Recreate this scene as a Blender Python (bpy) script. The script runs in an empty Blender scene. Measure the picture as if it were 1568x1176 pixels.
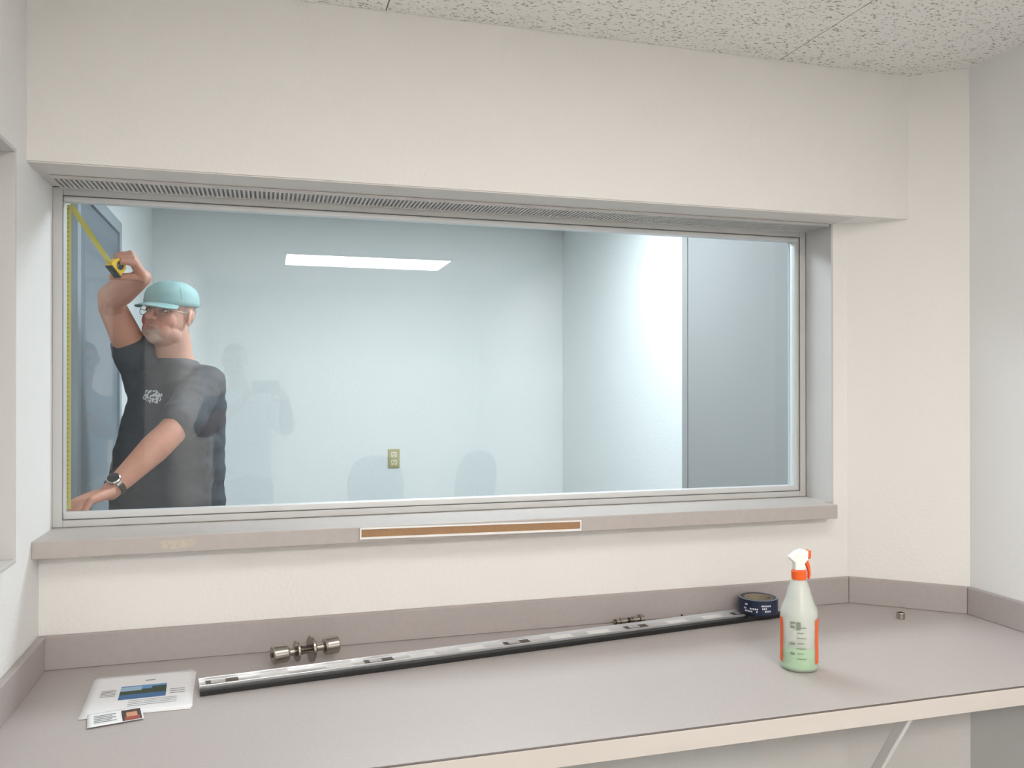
import bpy, bmesh, math, random
from mathutils import Vector, Matrix, noise
from mathutils.bvhtree import BVHTree
random.seed(3)
D = bpy.data
scene = bpy.context.scene
coll = scene.collection
scene.view_settings.view_transform = 'Standard'
scene.view_settings.look = 'None'

# ------------------------------------------------------------ helpers
def lin(c):
    out = []
    for v in c[:3]:
        v = v / 255.0
        out.append(v / 12.92 if v <= 0.04045 else ((v + 0.055) / 1.055) ** 2.4)
    return (out[0], out[1], out[2], 1.0)

def mat(name, rgb, rough=0.6, metal=0.0, bump=None, var=None, emit=None, spec=0.5, trans=0.0, alpha=1.0):
    m = D.materials.new(name); m.use_nodes = True
    nt = m.node_tree; b = nt.nodes['Principled BSDF']
    c = lin(rgb)
    b.inputs['Base Color'].default_value = c
    b.inputs['Roughness'].default_value = rough
    b.inputs['Metallic'].default_value = metal
    b.inputs['Specular IOR Level'].default_value = spec
    b.inputs['Transmission Weight'].default_value = trans
    b.inputs['Alpha'].default_value = alpha
    tc = nt.nodes.new('ShaderNodeTexCoord')
    if var:
        n = nt.nodes.new('ShaderNodeTexNoise'); n.inputs['Scale'].default_value = var[0]; n.inputs['Detail'].default_value = 4
        nt.links.new(tc.outputs['Object'], n.inputs['Vector'])
        mp = nt.nodes.new('ShaderNodeMapRange'); mp.inputs['From Min'].default_value = .3; mp.inputs['From Max'].default_value = .7
        mp.inputs['To Min'].default_value = 1 - var[1]; mp.inputs['To Max'].default_value = 1 + var[1]
        nt.links.new(n.outputs['Fac'], mp.inputs['Value'])
        mx = nt.nodes.new('ShaderNodeVectorMath'); mx.operation = 'SCALE'
        mx.inputs[0].default_value = c[:3]
        nt.links.new(mp.outputs['Result'], mx.inputs['Scale'])
        nt.links.new(mx.outputs[0], b.inputs['Base Color'])
    if bump:
        n = nt.nodes.new('ShaderNodeTexNoise'); n.inputs['Scale'].default_value = bump[0]; n.inputs['Detail'].default_value = 3
        nt.links.new(tc.outputs['Object'], n.inputs['Vector'])
        bp = nt.nodes.new('ShaderNodeBump'); bp.inputs['Strength'].default_value = bump[1]; bp.inputs['Distance'].default_value = bump[2] if len(bump) > 2 else .003
        nt.links.new(n.outputs['Fac'], bp.inputs['Height']); nt.links.new(bp.outputs[0], b.inputs['Normal'])
    if emit:
        b.inputs['Emission Color'].default_value = lin(emit[0]); b.inputs['Emission Strength'].default_value = emit[1]
    return m

def empty(name, loc):
    e = D.objects.new(name, None); e.location = loc; e.empty_display_size = .05
    coll.objects.link(e); return e

def link(o, parent=None):
    coll.objects.link(o)
    if parent is not None:
        o.parent = parent
        o.matrix_parent_inverse = Matrix.Translation(parent.location).inverted()
    return o

def finish(name, bm, mats, parent=None, smooth=False, bevel=0.0, seg=2):
    bmesh.ops.recalc_face_normals(bm, faces=bm.faces)
    me = D.meshes.new(name); bm.to_mesh(me); bm.free()
    if not isinstance(mats, (list, tuple)): mats = [mats]
    for m in mats: me.materials.append(m)
    o = D.objects.new(name, me); link(o, parent)
    if smooth:
        for p in me.polygons: p.use_smooth = True
    if bevel:
        md = o.modifiers.new('bevel', 'BEVEL'); md.width = bevel; md.segments = seg; md.limit_method = 'ANGLE'
    return o

def addbox(bm, x0, x1, y0, y1, z0, z1, mi=0, M=None):
    vs = [Vector((x, y, z)) for z in (z0, z1) for (x, y) in ((x0, y0), (x1, y0), (x1, y1), (x0, y1))]
    if M is not None: vs = [M @ v for v in vs]
    v = [bm.verts.new(p) for p in vs]
    for f in ((0, 1, 2, 3), (4, 5, 6, 7), (0, 1, 5, 4), (1, 2, 6, 5), (2, 3, 7, 6), (3, 0, 4, 7)):
        fc = bm.faces.new([v[i] for i in f]); fc.material_index = mi

def box(name, x0, x1, y0, y1, z0, z1, m, parent=None, bevel=0.0, M=None):
    bm = bmesh.new(); addbox(bm, x0, x1, y0, y1, z0, z1, 0, M)
    return finish(name, bm, m, parent, bevel=bevel)

def addprism(bm, pts, z0, z1, mi=0, M=None):
    lo = [Vector((p[0], p[1], z0)) for p in pts]; hi = [Vector((p[0], p[1], z1)) for p in pts]
    if M is not None: lo = [M @ v for v in lo]; hi = [M @ v for v in hi]
    a = [bm.verts.new(v) for v in lo]; b = [bm.verts.new(v) for v in hi]
    bm.faces.new(a).material_index = mi; bm.faces.new(b).material_index = mi
    n = len(pts)
    for i in range(n):
        bm.faces.new([a[i], a[(i + 1) % n], b[(i + 1) % n], b[i]]).material_index = mi

def addlathe(bm, prof, M=None, seg=40, mi=0, a0=0, a1=2 * math.pi):
    full = abs(a1 - a0 - 2 * math.pi) < 1e-6
    rings = []
    n = seg if full else seg + 1
    for r, z in prof:
        ring = []
        if r < 1e-6 and full:
            p = Vector((0, 0, z)); ring = [bm.verts.new(M @ p if M is not None else p)] * n
        else:
            for i in range(n):
                a = a0 + (a1 - a0) * i / seg
                p = Vector((r * math.cos(a), r * math.sin(a), z))
                ring.append(bm.verts.new(M @ p if M is not None else p))
        rings.append(ring)
    for j in range(len(rings) - 1):
        A, B = rings[j], rings[j + 1]
        for i in range(seg):
            k = (i + 1) % n
            vs = []
            for v in (A[i], A[k], B[k], B[i]):
                if v not in vs: vs.append(v)
            if len(vs) >= 3:
                try: bm.faces.new(vs).material_index = mi
                except ValueError: pass

def frame_from(d):
    d = Vector(d).normalized()
    up = Vector((0, 0, 1)) if abs(d.z) < .95 else Vector((1, 0, 0))
    s = d.cross(up).normalized(); u = s.cross(d).normalized()
    return s, u, d

def addtube(bm, pts, rad, seg=16, cap=True, mi=0):
    pts = [Vector(p) for p in pts]
    P = []; R = []; T = []
    n = len(pts)
    tang = []
    for i in range(n):
        if i == 0: t = pts[1] - pts[0]
        elif i == n - 1: t = pts[-1] - pts[-2]
        else: t = (pts[i] - pts[i - 1]).normalized() + (pts[i + 1] - pts[i]).normalized()
        tang.append(t.normalized())
    if cap:
        for a in (80, 55, 28):
            P.append(pts[0] - tang[0] * rad[0] * math.sin(math.radians(a))); R.append(rad[0] * math.cos(math.radians(a))); T.append(tang[0])
    for i in range(n): P.append(pts[i]); R.append(rad[i]); T.append(tang[i])
    if cap:
        for a in (28, 55, 80):
            P.append(pts[-1] + tang[-1] * rad[-1] * math.sin(math.radians(a))); R.append(rad[-1] * math.cos(math.radians(a))); T.append(tang[-1])
    s, u, d = frame_from(T[0])
    rings = []
    for p, r, t in zip(P, R, T):
        s = (s - t * s.dot(t)).normalized(); u = s.cross(t)
        rings.append([bm.verts.new(p + (s * math.cos(2 * math.pi * k / seg) + u * math.sin(2 * math.pi * k / seg)) * r) for k in range(seg)])
    for j in range(len(rings) - 1):
        for k in range(seg):
            bm.faces.new([rings[j][k], rings[j][(k + 1) % seg], rings[j + 1][(k + 1) % seg], rings[j + 1][k]]).material_index = mi
    bm.faces.new(rings[0]).material_index = mi; bm.faces.new(rings[-1]).material_index = mi

def addell(bm, c, r, M=None, seg=20, rings=12, mi=0, rot=None):
    c = Vector(c)
    Mx = Matrix.Translation(c)
    if rot is not None: Mx = Mx @ rot
    if M is not None: Mx = M @ Mx
    prof = []
    for i in range(rings + 1):
        a = -math.pi / 2 + math.pi * i / rings
        prof.append((math.cos(a) if 0 < i < rings else 0, math.sin(a)))
    addlathe(bm, prof, Mx @ Matrix.Diagonal((r[0], r[1], r[2], 1)), seg, mi)

def addrings(bm, rings, seg=32, M=None, mi=0):
    RR = []
    for cx, cy, z, a, b, yaw in rings:
        ring = []
        for k in range(seg):
            t = 2 * math.pi * k / seg
            ct, st = math.cos(t), math.sin(t)
            e = 2 / 2.4
            x = a * math.copysign(abs(ct) ** e, ct); y = b * math.copysign(abs(st) ** e, st)
            p = Vector((cx + x * math.cos(yaw) - y * math.sin(yaw), cy + x * math.sin(yaw) + y * math.cos(yaw), z))
            ring.append(bm.verts.new(M @ p if M is not None else p))
        RR.append(ring)
    for j in range(len(RR) - 1):
        for k in range(seg):
            bm.faces.new([RR[j][k], RR[j][(k + 1) % seg], RR[j + 1][(k + 1) % seg], RR[j + 1][k]]).material_index = mi
    bm.faces.new(RR[0]).material_index = mi; bm.faces.new(RR[-1]).material_index = mi

def remesh(name, bm, voxel, smooth_it, mats, parent=None, fac=.5):
    bmesh.ops.recalc_face_normals(bm, faces=bm.faces)
    me = D.meshes.new(name + '_tmp'); bm.to_mesh(me); bm.free()
    o = D.objects.new(name + '_tmp', me); coll.objects.link(o)
    r = o.modifiers.new('r', 'REMESH'); r.mode = 'VOXEL'; r.voxel_size = voxel; r.use_smooth_shade = True
    if smooth_it:
        s = o.modifiers.new('s', 'SMOOTH'); s.iterations = smooth_it; s.factor = fac
    dg = bpy.context.evaluated_depsgraph_get()
    me2 = D.meshes.new_from_object(o.evaluated_get(dg))
    me2.name = name
    D.objects.remove(o); D.meshes.remove(me)
    me2.materials.clear()
    for m in (mats if isinstance(mats, (list, tuple)) else [mats]): me2.materials.append(m)
    for p in me2.polygons: p.use_smooth = True; p.material_index = 0
    o = D.objects.new(name, me2); link(o, parent)
    return o

# ------------------------------------------------------------ materials
M_wall = mat('wall_paint', (235, 233, 230), .75, bump=(90, .35, .004), spec=.25)
M_wallL = mat('wall_paint_side', (232, 232, 231), .75, bump=(90, .35, .004), spec=.25)
M_far = mat('far_wall_paint', (226, 230, 230), .75, bump=(70, .3, .004), spec=.25)
M_sill = mat('sill_laminate', (182, 175, 171), .5, var=(40, .03))
M_counter = mat('counter_laminate', (178, 171, 169), .38, var=(160, .04))
M_splash = mat('splash_laminate', (170, 162, 160), .45, var=(60, .03))
M_edge = mat('counter_edge', (205, 198, 192), .5)
M_alu = mat('window_aluminium', (205, 205, 204), .45, .2)
M_alud = mat('window_aluminium_dark', (138, 138, 138), .45, .4)
M_gray = mat('gray_metal_frame', (202, 200, 198), .5, .0)
M_soff = mat('soffit_paint', (218, 214, 209), .7)
M_black = mat('black_rubber', (22, 22, 24), .5)
M_dark = mat('dark_gap', (50, 48, 46), .8)
M_silver = mat('silver', (215, 217, 220), .3, .6)
M_steel = mat('brushed_steel', (176, 170, 162), .25, 1.0)
M_steeld = mat('dark_steel', (95, 88, 80), .35, 1.0)
M_white = mat('white_plastic', (238, 238, 236), .4)
M_orange = mat('orange_plastic', (238, 98, 32), .4)
M_paper = mat('paper', (236, 237, 240), .7)
M_ink = mat('ink', (120, 120, 126), .8)
M_carpet = mat('carpet', (156, 154, 152), .95, bump=(300, .6, .004), var=(200, .12))
M_doorg = mat('door_gray', (150, 160, 167), .5)
M_doord = mat('door_dark', (112, 122, 131), .5)
M_panel = mat('partition_gray', (146, 147, 147), .6)
M_brown = mat('bronze_strip', (158, 122, 88), .5, var=(300, .15))
M_tapey = mat('tape_yellow', (205, 192, 96), .45)
M_yell = mat('case_yellow', (236, 190, 24), .4)

def ceiling_mat(name, rgb):
    m = D.materials.new(name); m.use_nodes = True; nt = m.node_tree; b = nt.nodes['Principled BSDF']
    b.inputs['Roughness'].default_value = .9; b.inputs['Specular IOR Level'].default_value = .1
    tc = nt.nodes.new('ShaderNodeTexCoord')
    mp = nt.nodes.new('ShaderNodeMapping'); mp.inputs['Scale'].default_value = (1.0, 1.7, 1)
    mp.inputs['Rotation'].default_value = (0, 0, .5)
    n = nt.nodes.new('ShaderNodeTexNoise'); n.inputs['Scale'].default_value = 85; n.inputs['Detail'].default_value = 2; n.inputs['Distortion'].default_value = .5
    nt.links.new(tc.outputs['Object'], mp.inputs['Vector']); nt.links.new(mp.outputs[0], n.inputs['Vector'])
    cr = nt.nodes.new('ShaderNodeMapRange'); cr.inputs['From Min'].default_value = .60; cr.inputs['From Max'].default_value = .65
    nt.links.new(n.outputs['Fac'], cr.inputs['Value'])
    mx = nt.nodes.new('ShaderNodeMix'); mx.data_type = 'RGBA'
    c = lin(rgb); mx.inputs['A'].default_value = c; mx.inputs['B'].default_value = (c[0] * .5, c[1] * .48, c[2] * .45, 1)
    nt.links.new(cr.outputs[0], mx.inputs['Factor']); nt.links.new(mx.outputs['Result'], b.inputs['Base Color'])
    inv = nt.nodes.new('ShaderNodeMath'); inv.operation = 'SUBTRACT'; inv.inputs[0].default_value = 1
    nt.links.new(cr.outputs[0], inv.inputs[1])
    bp = nt.nodes.new('ShaderNodeBump'); bp.inputs['Strength'].default_value = .6; bp.inputs['Distance'].default_value = .004
    nt.links.new(inv.outputs[0], bp.inputs['Height']); nt.links.new(bp.outputs[0], b.inputs['Normal'])
    return m
M_ceil = ceiling_mat('ceiling_tile', (243, 242, 238))

def glass_mat(name, tint, ior=1.5):
    m = D.materials.new(name); m.use_nodes = True; nt = m.node_tree
    nt.nodes.remove(nt.nodes['Principled BSDF'])
    out = nt.nodes['Material Output']
    t = nt.nodes.new('ShaderNodeBsdfTransparent'); t.inputs['Color'].default_value = tint
    g = nt.nodes.new('ShaderNodeBsdfGlossy'); g.inputs['Roughness'].default_value = 0.0; g.inputs['Color'].default_value = (1, 1, 1, 1)
    f = nt.nodes.new('ShaderNodeFresnel'); f.inputs['IOR'].default_value = ior
    mx = nt.nodes.new('ShaderNodeMixShader')
    nt.links.new(f.outputs[0], mx.inputs[0]); nt.links.new(t.outputs[0], mx.inputs[1]); nt.links.new(g.outputs[0], mx.inputs[2])
    nt.links.new(mx.outputs[0], out.inputs['Surface'])
    return m
M_glass = glass_mat('tinted_glass', (.86, .91, .922, 1), 1.66)

# ------------------------------------------------------------ room shell
CZ = 2.514
XL, XR = -.555, 2.15
HZ = 2.047
SZ = 1.117
bm = bmesh.new()
addprism(bm, [(XL, 0), (1.873, 0), (1.873, .2), (XL, .2)], 0, SZ - .045)
addprism(bm, [(1.818, 0), (1.873, 0), (1.873, .2), (1.818, .2)], SZ - .045, HZ)
addprism(bm, [(XL, -.122), (2.017, -.122), (1.873, 0), (1.873, .2), (XL, .2)], HZ, CZ)
finish('wall_front', bm, M_wall)
bm = bmesh.new()
addprism(bm, [(1.873, 0), (2.15, -.235), (2.25, -.235), (2.25, .2), (1.873, .2)], 0, CZ)
finish('wall_corner', bm, M_wall)
bm = bmesh.new()
addbox(bm, XL - .1, XL, -.221, .2, 0, CZ)
addbox(bm, XL - .1, XL, -5.9, -1.6, 0, CZ)
addbox(bm, XL - .1, XL, -1.6, -.221, 0, 1.095)
addbox(bm, XL - .1, XL, -1.6, -.221, HZ, CZ)
finish('wall_left', bm, M_wallL)
box('wall_right', XR, XR + .1, -5.9, -.235, 0, CZ, M_wallL)
box('wall_back', XL - .1, XR + .1, -6.0, -5.9, 0, CZ, M_wall)
FL, FR, FB = -.62, 1.85, 2.76
box('wall_far_left', FL - .1, FL, .2, FB, 0, CZ, M_far)
box('wall_far_right', FR, FR + .1, .2, FB, 0, CZ, M_far)
box('wall_far_back', FL - .1, FR + .1, FB, FB + .1, 0, CZ, M_far)
box('wall_corridor', -2.1, -2.0, -6.0, .2, 0, CZ, M_wallL)
box('floor', -2.1, 2.25, -6.0, FB + .1, -.1, 0, M_carpet)
bm = bmesh.new()
addbox(bm, -2.1, 2.25, -6.0, FB + .1, CZ + .02, CZ + .06, 1)
LX0, LX1, LY0, LY1 = .15, 1.42, -4.45, -3.85
xs = [-2.1, -.91, .31, 1.53, 2.25]
ys = [-6.0, -5.612, -5.002, -4.392, -3.782, -3.172, -2.562, -1.952, -1.342, -.732, -.122]
g = .0018
for i in range(len(xs) - 1):
    for j in range(len(ys) - 1):
        addbox(bm, xs[i] + g, xs[i + 1] - g, ys[j] + g, ys[j + 1] - g, CZ, CZ + .02, 0)
addbox(bm, -2.1, 2.25, -.122, FB + .1, CZ, CZ + .02, 0)
finish('ceiling', bm, [M_ceil, M_dark])

def troffer(name, x0, x1, y0, y1, col, st):
    e = empty(name, ((x0 + x1) / 2, (y0 + y1) / 2, CZ))
    bm = bmesh.new(); t = .025
    addbox(bm, x0 - t, x1 + t, y0 - t, y0, CZ - .015, CZ); addbox(bm, x0 - t, x1 + t, y1, y1 + t, CZ - .015, CZ)
    addbox(bm, x0 - t, x0, y0, y1, CZ - .015, CZ); addbox(bm, x1, x1 + t, y0, y1, CZ - .015, CZ)
    finish('light_frame', bm, M_white, e)
    box('light_diffuser', x0, x1, y0, y1, CZ - .010, CZ - .002, mat(name + '_emit', (255, 255, 255), .6, emit=(col, st)), e)
troffer('ceiling_light', LX0, LX1, LY0, LY1, (255, 250, 244), 50)
troffer('added_fill_panel', LX0, LX1, -1.95, -1.35, (255, 250, 244), 8)  # unseen fill panel, added to brighten the near room
troffer('added_far_room_panel', .25, 1.47, .75, 1.35, (242, 250, 255), 21)  # added out of view to light the far room and the man

box('trim_1', XL, 1.818, -.12, .136, HZ - .004, HZ - .0005, M_soff)
e = empty('soffit_vent_grille', (.6, .05, HZ))
bm = bmesh.new()
addbox(bm, -.53, 1.80, 0.0, .112, HZ - .007, HZ - .0045, 0)
finish('grille_back', bm, M_alud, e)
bm = bmesh.new(); x = -.53
while x < 1.795:
    addbox(bm, x, x + .006, .004, .108, HZ - .012, HZ - .007); x += .012
addbox(bm, -.53, 1.80, -.004, .004, HZ - .013, HZ - .005); addbox(bm, -.53, 1.80, .108, .116, HZ - .013, HZ - .005)
finish('grille_slats', bm, M_gray, e)
box('trim_2', 1.810, 1.8178, -.001, .135, SZ, HZ - .005, M_gray)
bm = bmesh.new()
addprism(bm, [(XL, -.074), (1.78, -.074), (1.78, 0), (1.818, 0), (1.818, .2), (1.84, .2), (1.84, .36), (-.615, .36), (-.615, .2), (XL, .2)], SZ - .0445, SZ)
finish('window_sill', bm, M_sill, bevel=.003)

# ------------------------------------------------------------ main window
W = empty('window_1', (.6, .16, 1.6))
y0, y1 = .136, .186
bm = bmesh.new()
zb, zt = SZ + .0005, HZ - .005
addbox(bm, XL, XL + .026, y0, y1, zb, zt); addbox(bm, 1.785, 1.8095, y0, y1, zb, zt)
addbox(bm, XL + .026, 1.785, y0, y1, zt - .022, zt); addbox(bm, XL + .026, 1.785, y0 , y1, zb, zb + .02)
finish('outer_frame', bm, M_alu, W, bevel=.002)
bm = bmesh.new()
addbox(bm, XL + .026, 1.785, y0 + .008, y1 - .008, zt - .036, zt - .0225); addbox(bm, XL + .026, 1.785, y0 + .008, y1 - .008, zb + .0205, zb + .038)
addbox(bm, 1.770, 1.785, y0 + .008, y1 - .008, zb + .038, zt - .036)
finish('inner_frame', bm, mat('frame_light', (216, 217, 217), .4, .2), W, bevel=.0015)
bm = bmesh.new()
addbox(bm, XL + .026, 1.785, y0 - .0006, y0 + .002, zt - .0230, zt - .0217); addbox(bm, XL + .026, 1.785, y0 - .0006, y0 + .002, zb + .0197, zb + .0210)
addbox(bm, XL + .0250, XL + .0262, y0 - .0006, y0 + .002, zb + .02, zt - .022)
addbox(bm, 1.7845, 1.7860, y0 - .0006, y0 + .002, zb + .02, zt - .022)
finish('frame_gasket', bm, mat('gasket', (96, 92, 90), .7), W)
bm = bmesh.new()
v = [bm.verts.new(p) for p in ((XL + .02, .16, zb + .03), (1.775, .16, zb + .03), (1.775, .16, zt - .03), (XL + .02, .16, zt - .03))]
bm.faces.new(v); finish('glass_pane', bm, M_glass, W)
box('edge_channel', 1.752, 1.757, .152, .158, zb + .038, zt - .036, mat('edge_blue', (186, 208, 214), .3), W)

W2 = empty('window_2', (XL - .05, -.9, 1.57))
bm = bmesh.new()
addbox(bm, XL - .1, XL + .004, -.231, -.2215, 1.0955, HZ - .0005); addbox(bm, XL - .1, XL + .004, -1.5995, -1.59, 1.0955, HZ - .0005)
addbox(bm, XL - .1, XL + .004, -1.59, -.231, HZ - .010, HZ - .0005); addbox(bm, XL - .1, XL + .004, -1.59, -.231, 1.0955, 1.105)
finish('frame_liner', bm, M_gray, W2, bevel=.0015)
bm = bmesh.new()
addbox(bm, XL - .085, XL - .045, -.262, -.232, 1.106, HZ - .011); addbox(bm, XL - .085, XL - .045, -1.589, -1.56, 1.106, HZ - .011)
addbox(bm, XL - .085, XL - .045, -1.56, -.262, HZ - .045, HZ - .011); addbox(bm, XL - .085, XL - .045, -1.56, -.262, 1.106, 1.14)
finish('sash', bm, M_alu, W2, bevel=.0015)
bm = bmesh.new()
v = [bm.verts.new(p) for p in ((XL - .065, -.25, 1.12), (XL - .065, -1.57, 1.12), (XL - .065, -1.57, 2.02), (XL - .065, -.25, 2.02))]
bm.faces.new(v); finish('glass_pane', bm, M_glass, W2)

def door(name, xw, inward, ya, yb, top, mfr, mdo, ft=.022):
    e = empty(name, (xw, (ya + yb) / 2, 1))
    s = inward
    bm = bmesh.new(); t = .05
    def b(a, c, y_a, y_b, z_a, z_b, mi=0):
        addbox(bm, min(a, c), max(a, c), y_a, y_b, z_a, z_b, mi)
    b(xw + s * .0005, xw + s * ft, ya, ya + t, 0.001, top); b(xw + s * .0005, xw + s * ft, yb - t, yb, 0.001, top); b(xw + s * .0005, xw + s * ft, ya + t, yb - t, top - t, top)
    finish('door_frame', bm, mfr, e, bevel=.002)
    bm = bmesh.new()
    addbox(bm, min(xw + s * .0005, xw + s * ft * .6), max(xw + s * .0005, xw + s * ft * .6), ya + t + .003, yb - t - .003, .01, top - t - .003)
    finish('door_leaf', bm, mdo, e, bevel=.002)
    bm = bmesh.new()
    Mx = Matrix.Translation((xw + s * ft * .6, yb - .12, .95)) @ Matrix.Rotation(s * math.pi / 2, 4, 'Y')
    addlathe(bm, [(0, 0), (.028, 0), (.028, .006), (.010, .01), (.010, .03), (.024, .036), (.027, .05), (.02, .06), (0, .062)], Mx, 24)
    finish('door_knob', bm, M_steel, e, smooth=True)
door('door_1', FL, 1, .68, 1.57, 2.206, M_doorg, M_doord)
door('door_2', FR, -1, .24, 1.11, 2.40, M_panel, M_panel, .009)

# ------------------------------------------------------------ counter
C = empty('counter', (.8, -.4, .78))
bm = bmesh.new()
addprism(bm, [(XL + .0005, -.795), (XR - .0005, -.795), (XR - .0005, -.2355), (1.872, -.0005), (XL + .0005, -.0005)], .738, .78)
finish('counter_top', bm, M_counter, C, bevel=.002)
box('counter_front_edge', XL + .0005, XR - .0005, -.803, -.7955, .736, .7780, M_edge, C, bevel=.001)
box('counter_edge_seam', XL + .0005, XR - .0005, -.8015, -.7950, .7781, .7796, mat('edge_seam', (96, 86, 82), .6), C)
SPH = .865
bm = bmesh.new(); t = .019
addprism(bm, [(XL + .001, -t), (1.864, -t), (1.872, -.001), (XL + .001, -.001)], .7805, SPH)
addprism(bm, [(1.865, -t), (1.873, -.001), (2.149, -.236), (2.149 - t, -.243)], .7805, SPH)
addprism(bm, [(2.149, -.238), (2.149 - t, -.245), (2.149 - t, -.79), (2.149, -.79)], .7805, SPH)
addprism(bm, [(XL + .001, -t - .001), (XL + t, -t - .001), (XL + t, -.79), (XL + .001, -.79)], .7805, SPH)
finish('backsplash', bm, M_splash, C, bevel=.0015)
B = empty('counter_brace', (1.45, -.6, .5))
bm = bmesh.new()
p0 = Vector((1.45, -.775, .735)); p1 = Vector((1.45, -.33, .001))
addprism(bm, [(p0.y, p0.z), (p0.y + .03, p0.z), (p1.y + .03, p1.z), (p1.y, p1.z)], 1.445, 1.457, 0, Matrix(((0, 0, 1, 0), (1, 0, 0, 0), (0, 1, 0, 0), (0, 0, 0, 1))))
addbox(bm, 1.43, 1.47, -.78, -.02, .730, .7365)
finish('brace_bar', bm, M_white, B, bevel=.002)
box('trim_3', XL + .001, 1.519, -.012, -.0005, .001, .70, M_wallL)

e = empty('sill_strip_holder', (.568, -.075, 1.095))
Mx = Matrix.Translation((.568, -.0745, 1.0955)) @ Matrix.Rotation(math.radians(.6), 4, 'Y')
bm = bmesh.new(); hw, hh = .322, .0155
addbox(bm, -hw, hw, -.002, 0, -hh, hh, 0, Mx)
addbox(bm, -hw, hw, -.006, -.002, hh - .004, hh, 0, Mx); addbox(bm, -hw, hw, -.006, -.002, -hh, -hh + .006, 0, Mx)
addbox(bm, -hw, -hw + .004, -.006, -.002, -hh + .006, hh - .004, 0, Mx); addbox(bm, hw - .004, hw, -.006, -.002, -hh + .006, hh - .004, 0, Mx)
finish('holder_frame', bm, M_white, e)
bm = bmesh.new(); addbox(bm, -hw + .004, hw - .004, -.0035, -.002, -hh + .006, hh - .004, 0, Mx)
finish('holder_insert', bm, M_brown, e)
bm = bmesh.new()
MZ = Matrix(((1, 0, 0, 0), (0, 0, -1, 0), (0, 1, 0, 0), (0, 0, 0, 1)))
random.seed(5)
pts = []
for k in range(22):
    a = 2 * math.pi * k / 22; r = .8 + .35 * random.random()
    pts.append((-.217 + .042 * r * math.copysign(abs(math.cos(a)) ** .6, math.cos(a)), 1.094 + .0125 * r * math.copysign(abs(math.sin(a)) ** .6, math.sin(a))))
addprism(bm, pts, .0741, .0746, 0, MZ)
finish('masking_tape_residue', bm, mat('residue', (194, 184, 170), .6, var=(90, .1)))

# ------------------------------------------------------------ outlet
e = empty('electrical_outlet', (.752, FB - .005, 1.06))
bm = bmesh.new(); addbox(bm, .716, .788, FB - .007, FB - .0005, 1.002, 1.118)
finish('cover_plate', bm, mat('brass_plate', (176, 168, 120), .4, .2), e, bevel=.002)
bm = bmesh.new()
for zz in (1.036, 1.084): addbox(bm, .734, .770, FB - .010, FB - .007, zz - .017, zz + .017)
finish('sockets', bm, mat('ivory', (226, 216, 186), .4), e, bevel=.003)
bm = bmesh.new()
for zz in (1.036, 1.084):
    addbox(bm, .743, .746, FB - .0106, FB - .010, zz - .002, zz + .010); addbox(bm, .757, .760, FB - .0106, FB - .010, zz - .002, zz + .010)
    addbox(bm, .749, .755, FB - .0106, FB - .010, zz - .012, zz - .006)
finish('slots', bm, M_black, e)

# ------------------------------------------------------------ spray bottle
bx, by, bz = 1.311, -.533, .7805
e = empty('spray_bottle', (bx, by, bz))
T0 = Matrix.Translation((bx, by, bz))
M_shell = D.materials.new('bottle_shell'); M_shell.use_nodes = True
b = M_shell.node_tree.nodes['Principled BSDF']; b.inputs['Base Color'].default_value = lin((230, 236, 230)); b.inputs['Roughness'].default_value = .22
b.inputs['Alpha'].default_value = .42
prof = [(0, .001), (.040, 0), (.0455, .004), (.0465, .010), (.0465, .05), (.0455, .09), (.0465, .135), (.046, .148), (.042, .160), (.036, .172), (.032, .185), (.027, .205), (.020, .222), (.0155, .230), (.0155, .240)]
bm = bmesh.new(); addlathe(bm, prof, T0, 48); finish('bottle_body', bm, M_shell, e, smooth=True)
prof = [(0, .003), (.038, .003), (.0435, .007), (.0445, .012), (.0445, .05), (.0443, .058), (0, .058)]
bm = bmesh.new(); addlathe(bm, prof, T0, 48); finish('cleaning_liquid', bm, mat('green_liquid', (140, 206, 132), .3), e, smooth=True)
prof = [(0, .0585), (.042, .059), (.043, .09), (.0438, .135), (.038, .160), (.029, .188), (.018, .222), (0, .228)]
bm = bmesh.new(); addlathe(bm, prof, T0, 48); finish('bottle_back_frost', bm, mat('milky', (226, 229, 222), .5, alpha=.65), e, smooth=True)
bm = bmesh.new(); addtube(bm, [(bx, by, bz + .235), (bx + .004, by, bz + .12), (bx + .012, by - .004, bz + .01)], [.003] * 3, 8); finish('dip_tube', bm, M_white, e)
va = math.atan2(-1.867, -1.311)
bm = bmesh.new()
for s in (-1, 1):
    a0, a1 = sorted((va + s * math.radians(56), va + s * math.radians(110)))
    addlathe(bm, [(.0472, .02), (.0463, .09), (.0472, .132)], T0, 14, 0, a0, a1)
finish('label_side_panel', bm, M_orange, e, smooth=True)
bm = bmesh.new()
for k in range(7):
    z = .035 + k * .013
    w = math.radians(14 if k % 2 else 22)
    addlathe(bm, [(.0473, z), (.0473, z + .0022)], T0, 6, 0, va - w * .3, va + w)
for z in (.045, .07, .112, .122):
    addlathe(bm, [(.0473, z), (.0473, z + .006)], T0, 4, 0, va - math.radians(26), va - math.radians(12))
addlathe(bm, [(.0473, .108), (.0473, .128)], T0, 5, 0, va - math.radians(8), va + math.radians(5))
finish('label_print', bm, mat('print', (128, 142, 120), .6), e)
bm = bmesh.new()
addlathe(bm, [(.0160, .226), (.0185, .228), (.0190, .248), (.0165, .251), (0, .251)], T0, 32)
finish('collar', bm, M_orange, e, smooth=False)
dr = Vector((.98, -.2, 0)).normalized(); sd = Vector((-dr.y, dr.x, 0))
Mh = Matrix(((dr.x, 0, sd.x, bx), (dr.y, 0, sd.y, by), (0, 1, 0, bz), (0, 0, 0, 1)))
bm = bmesh.new()
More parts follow.
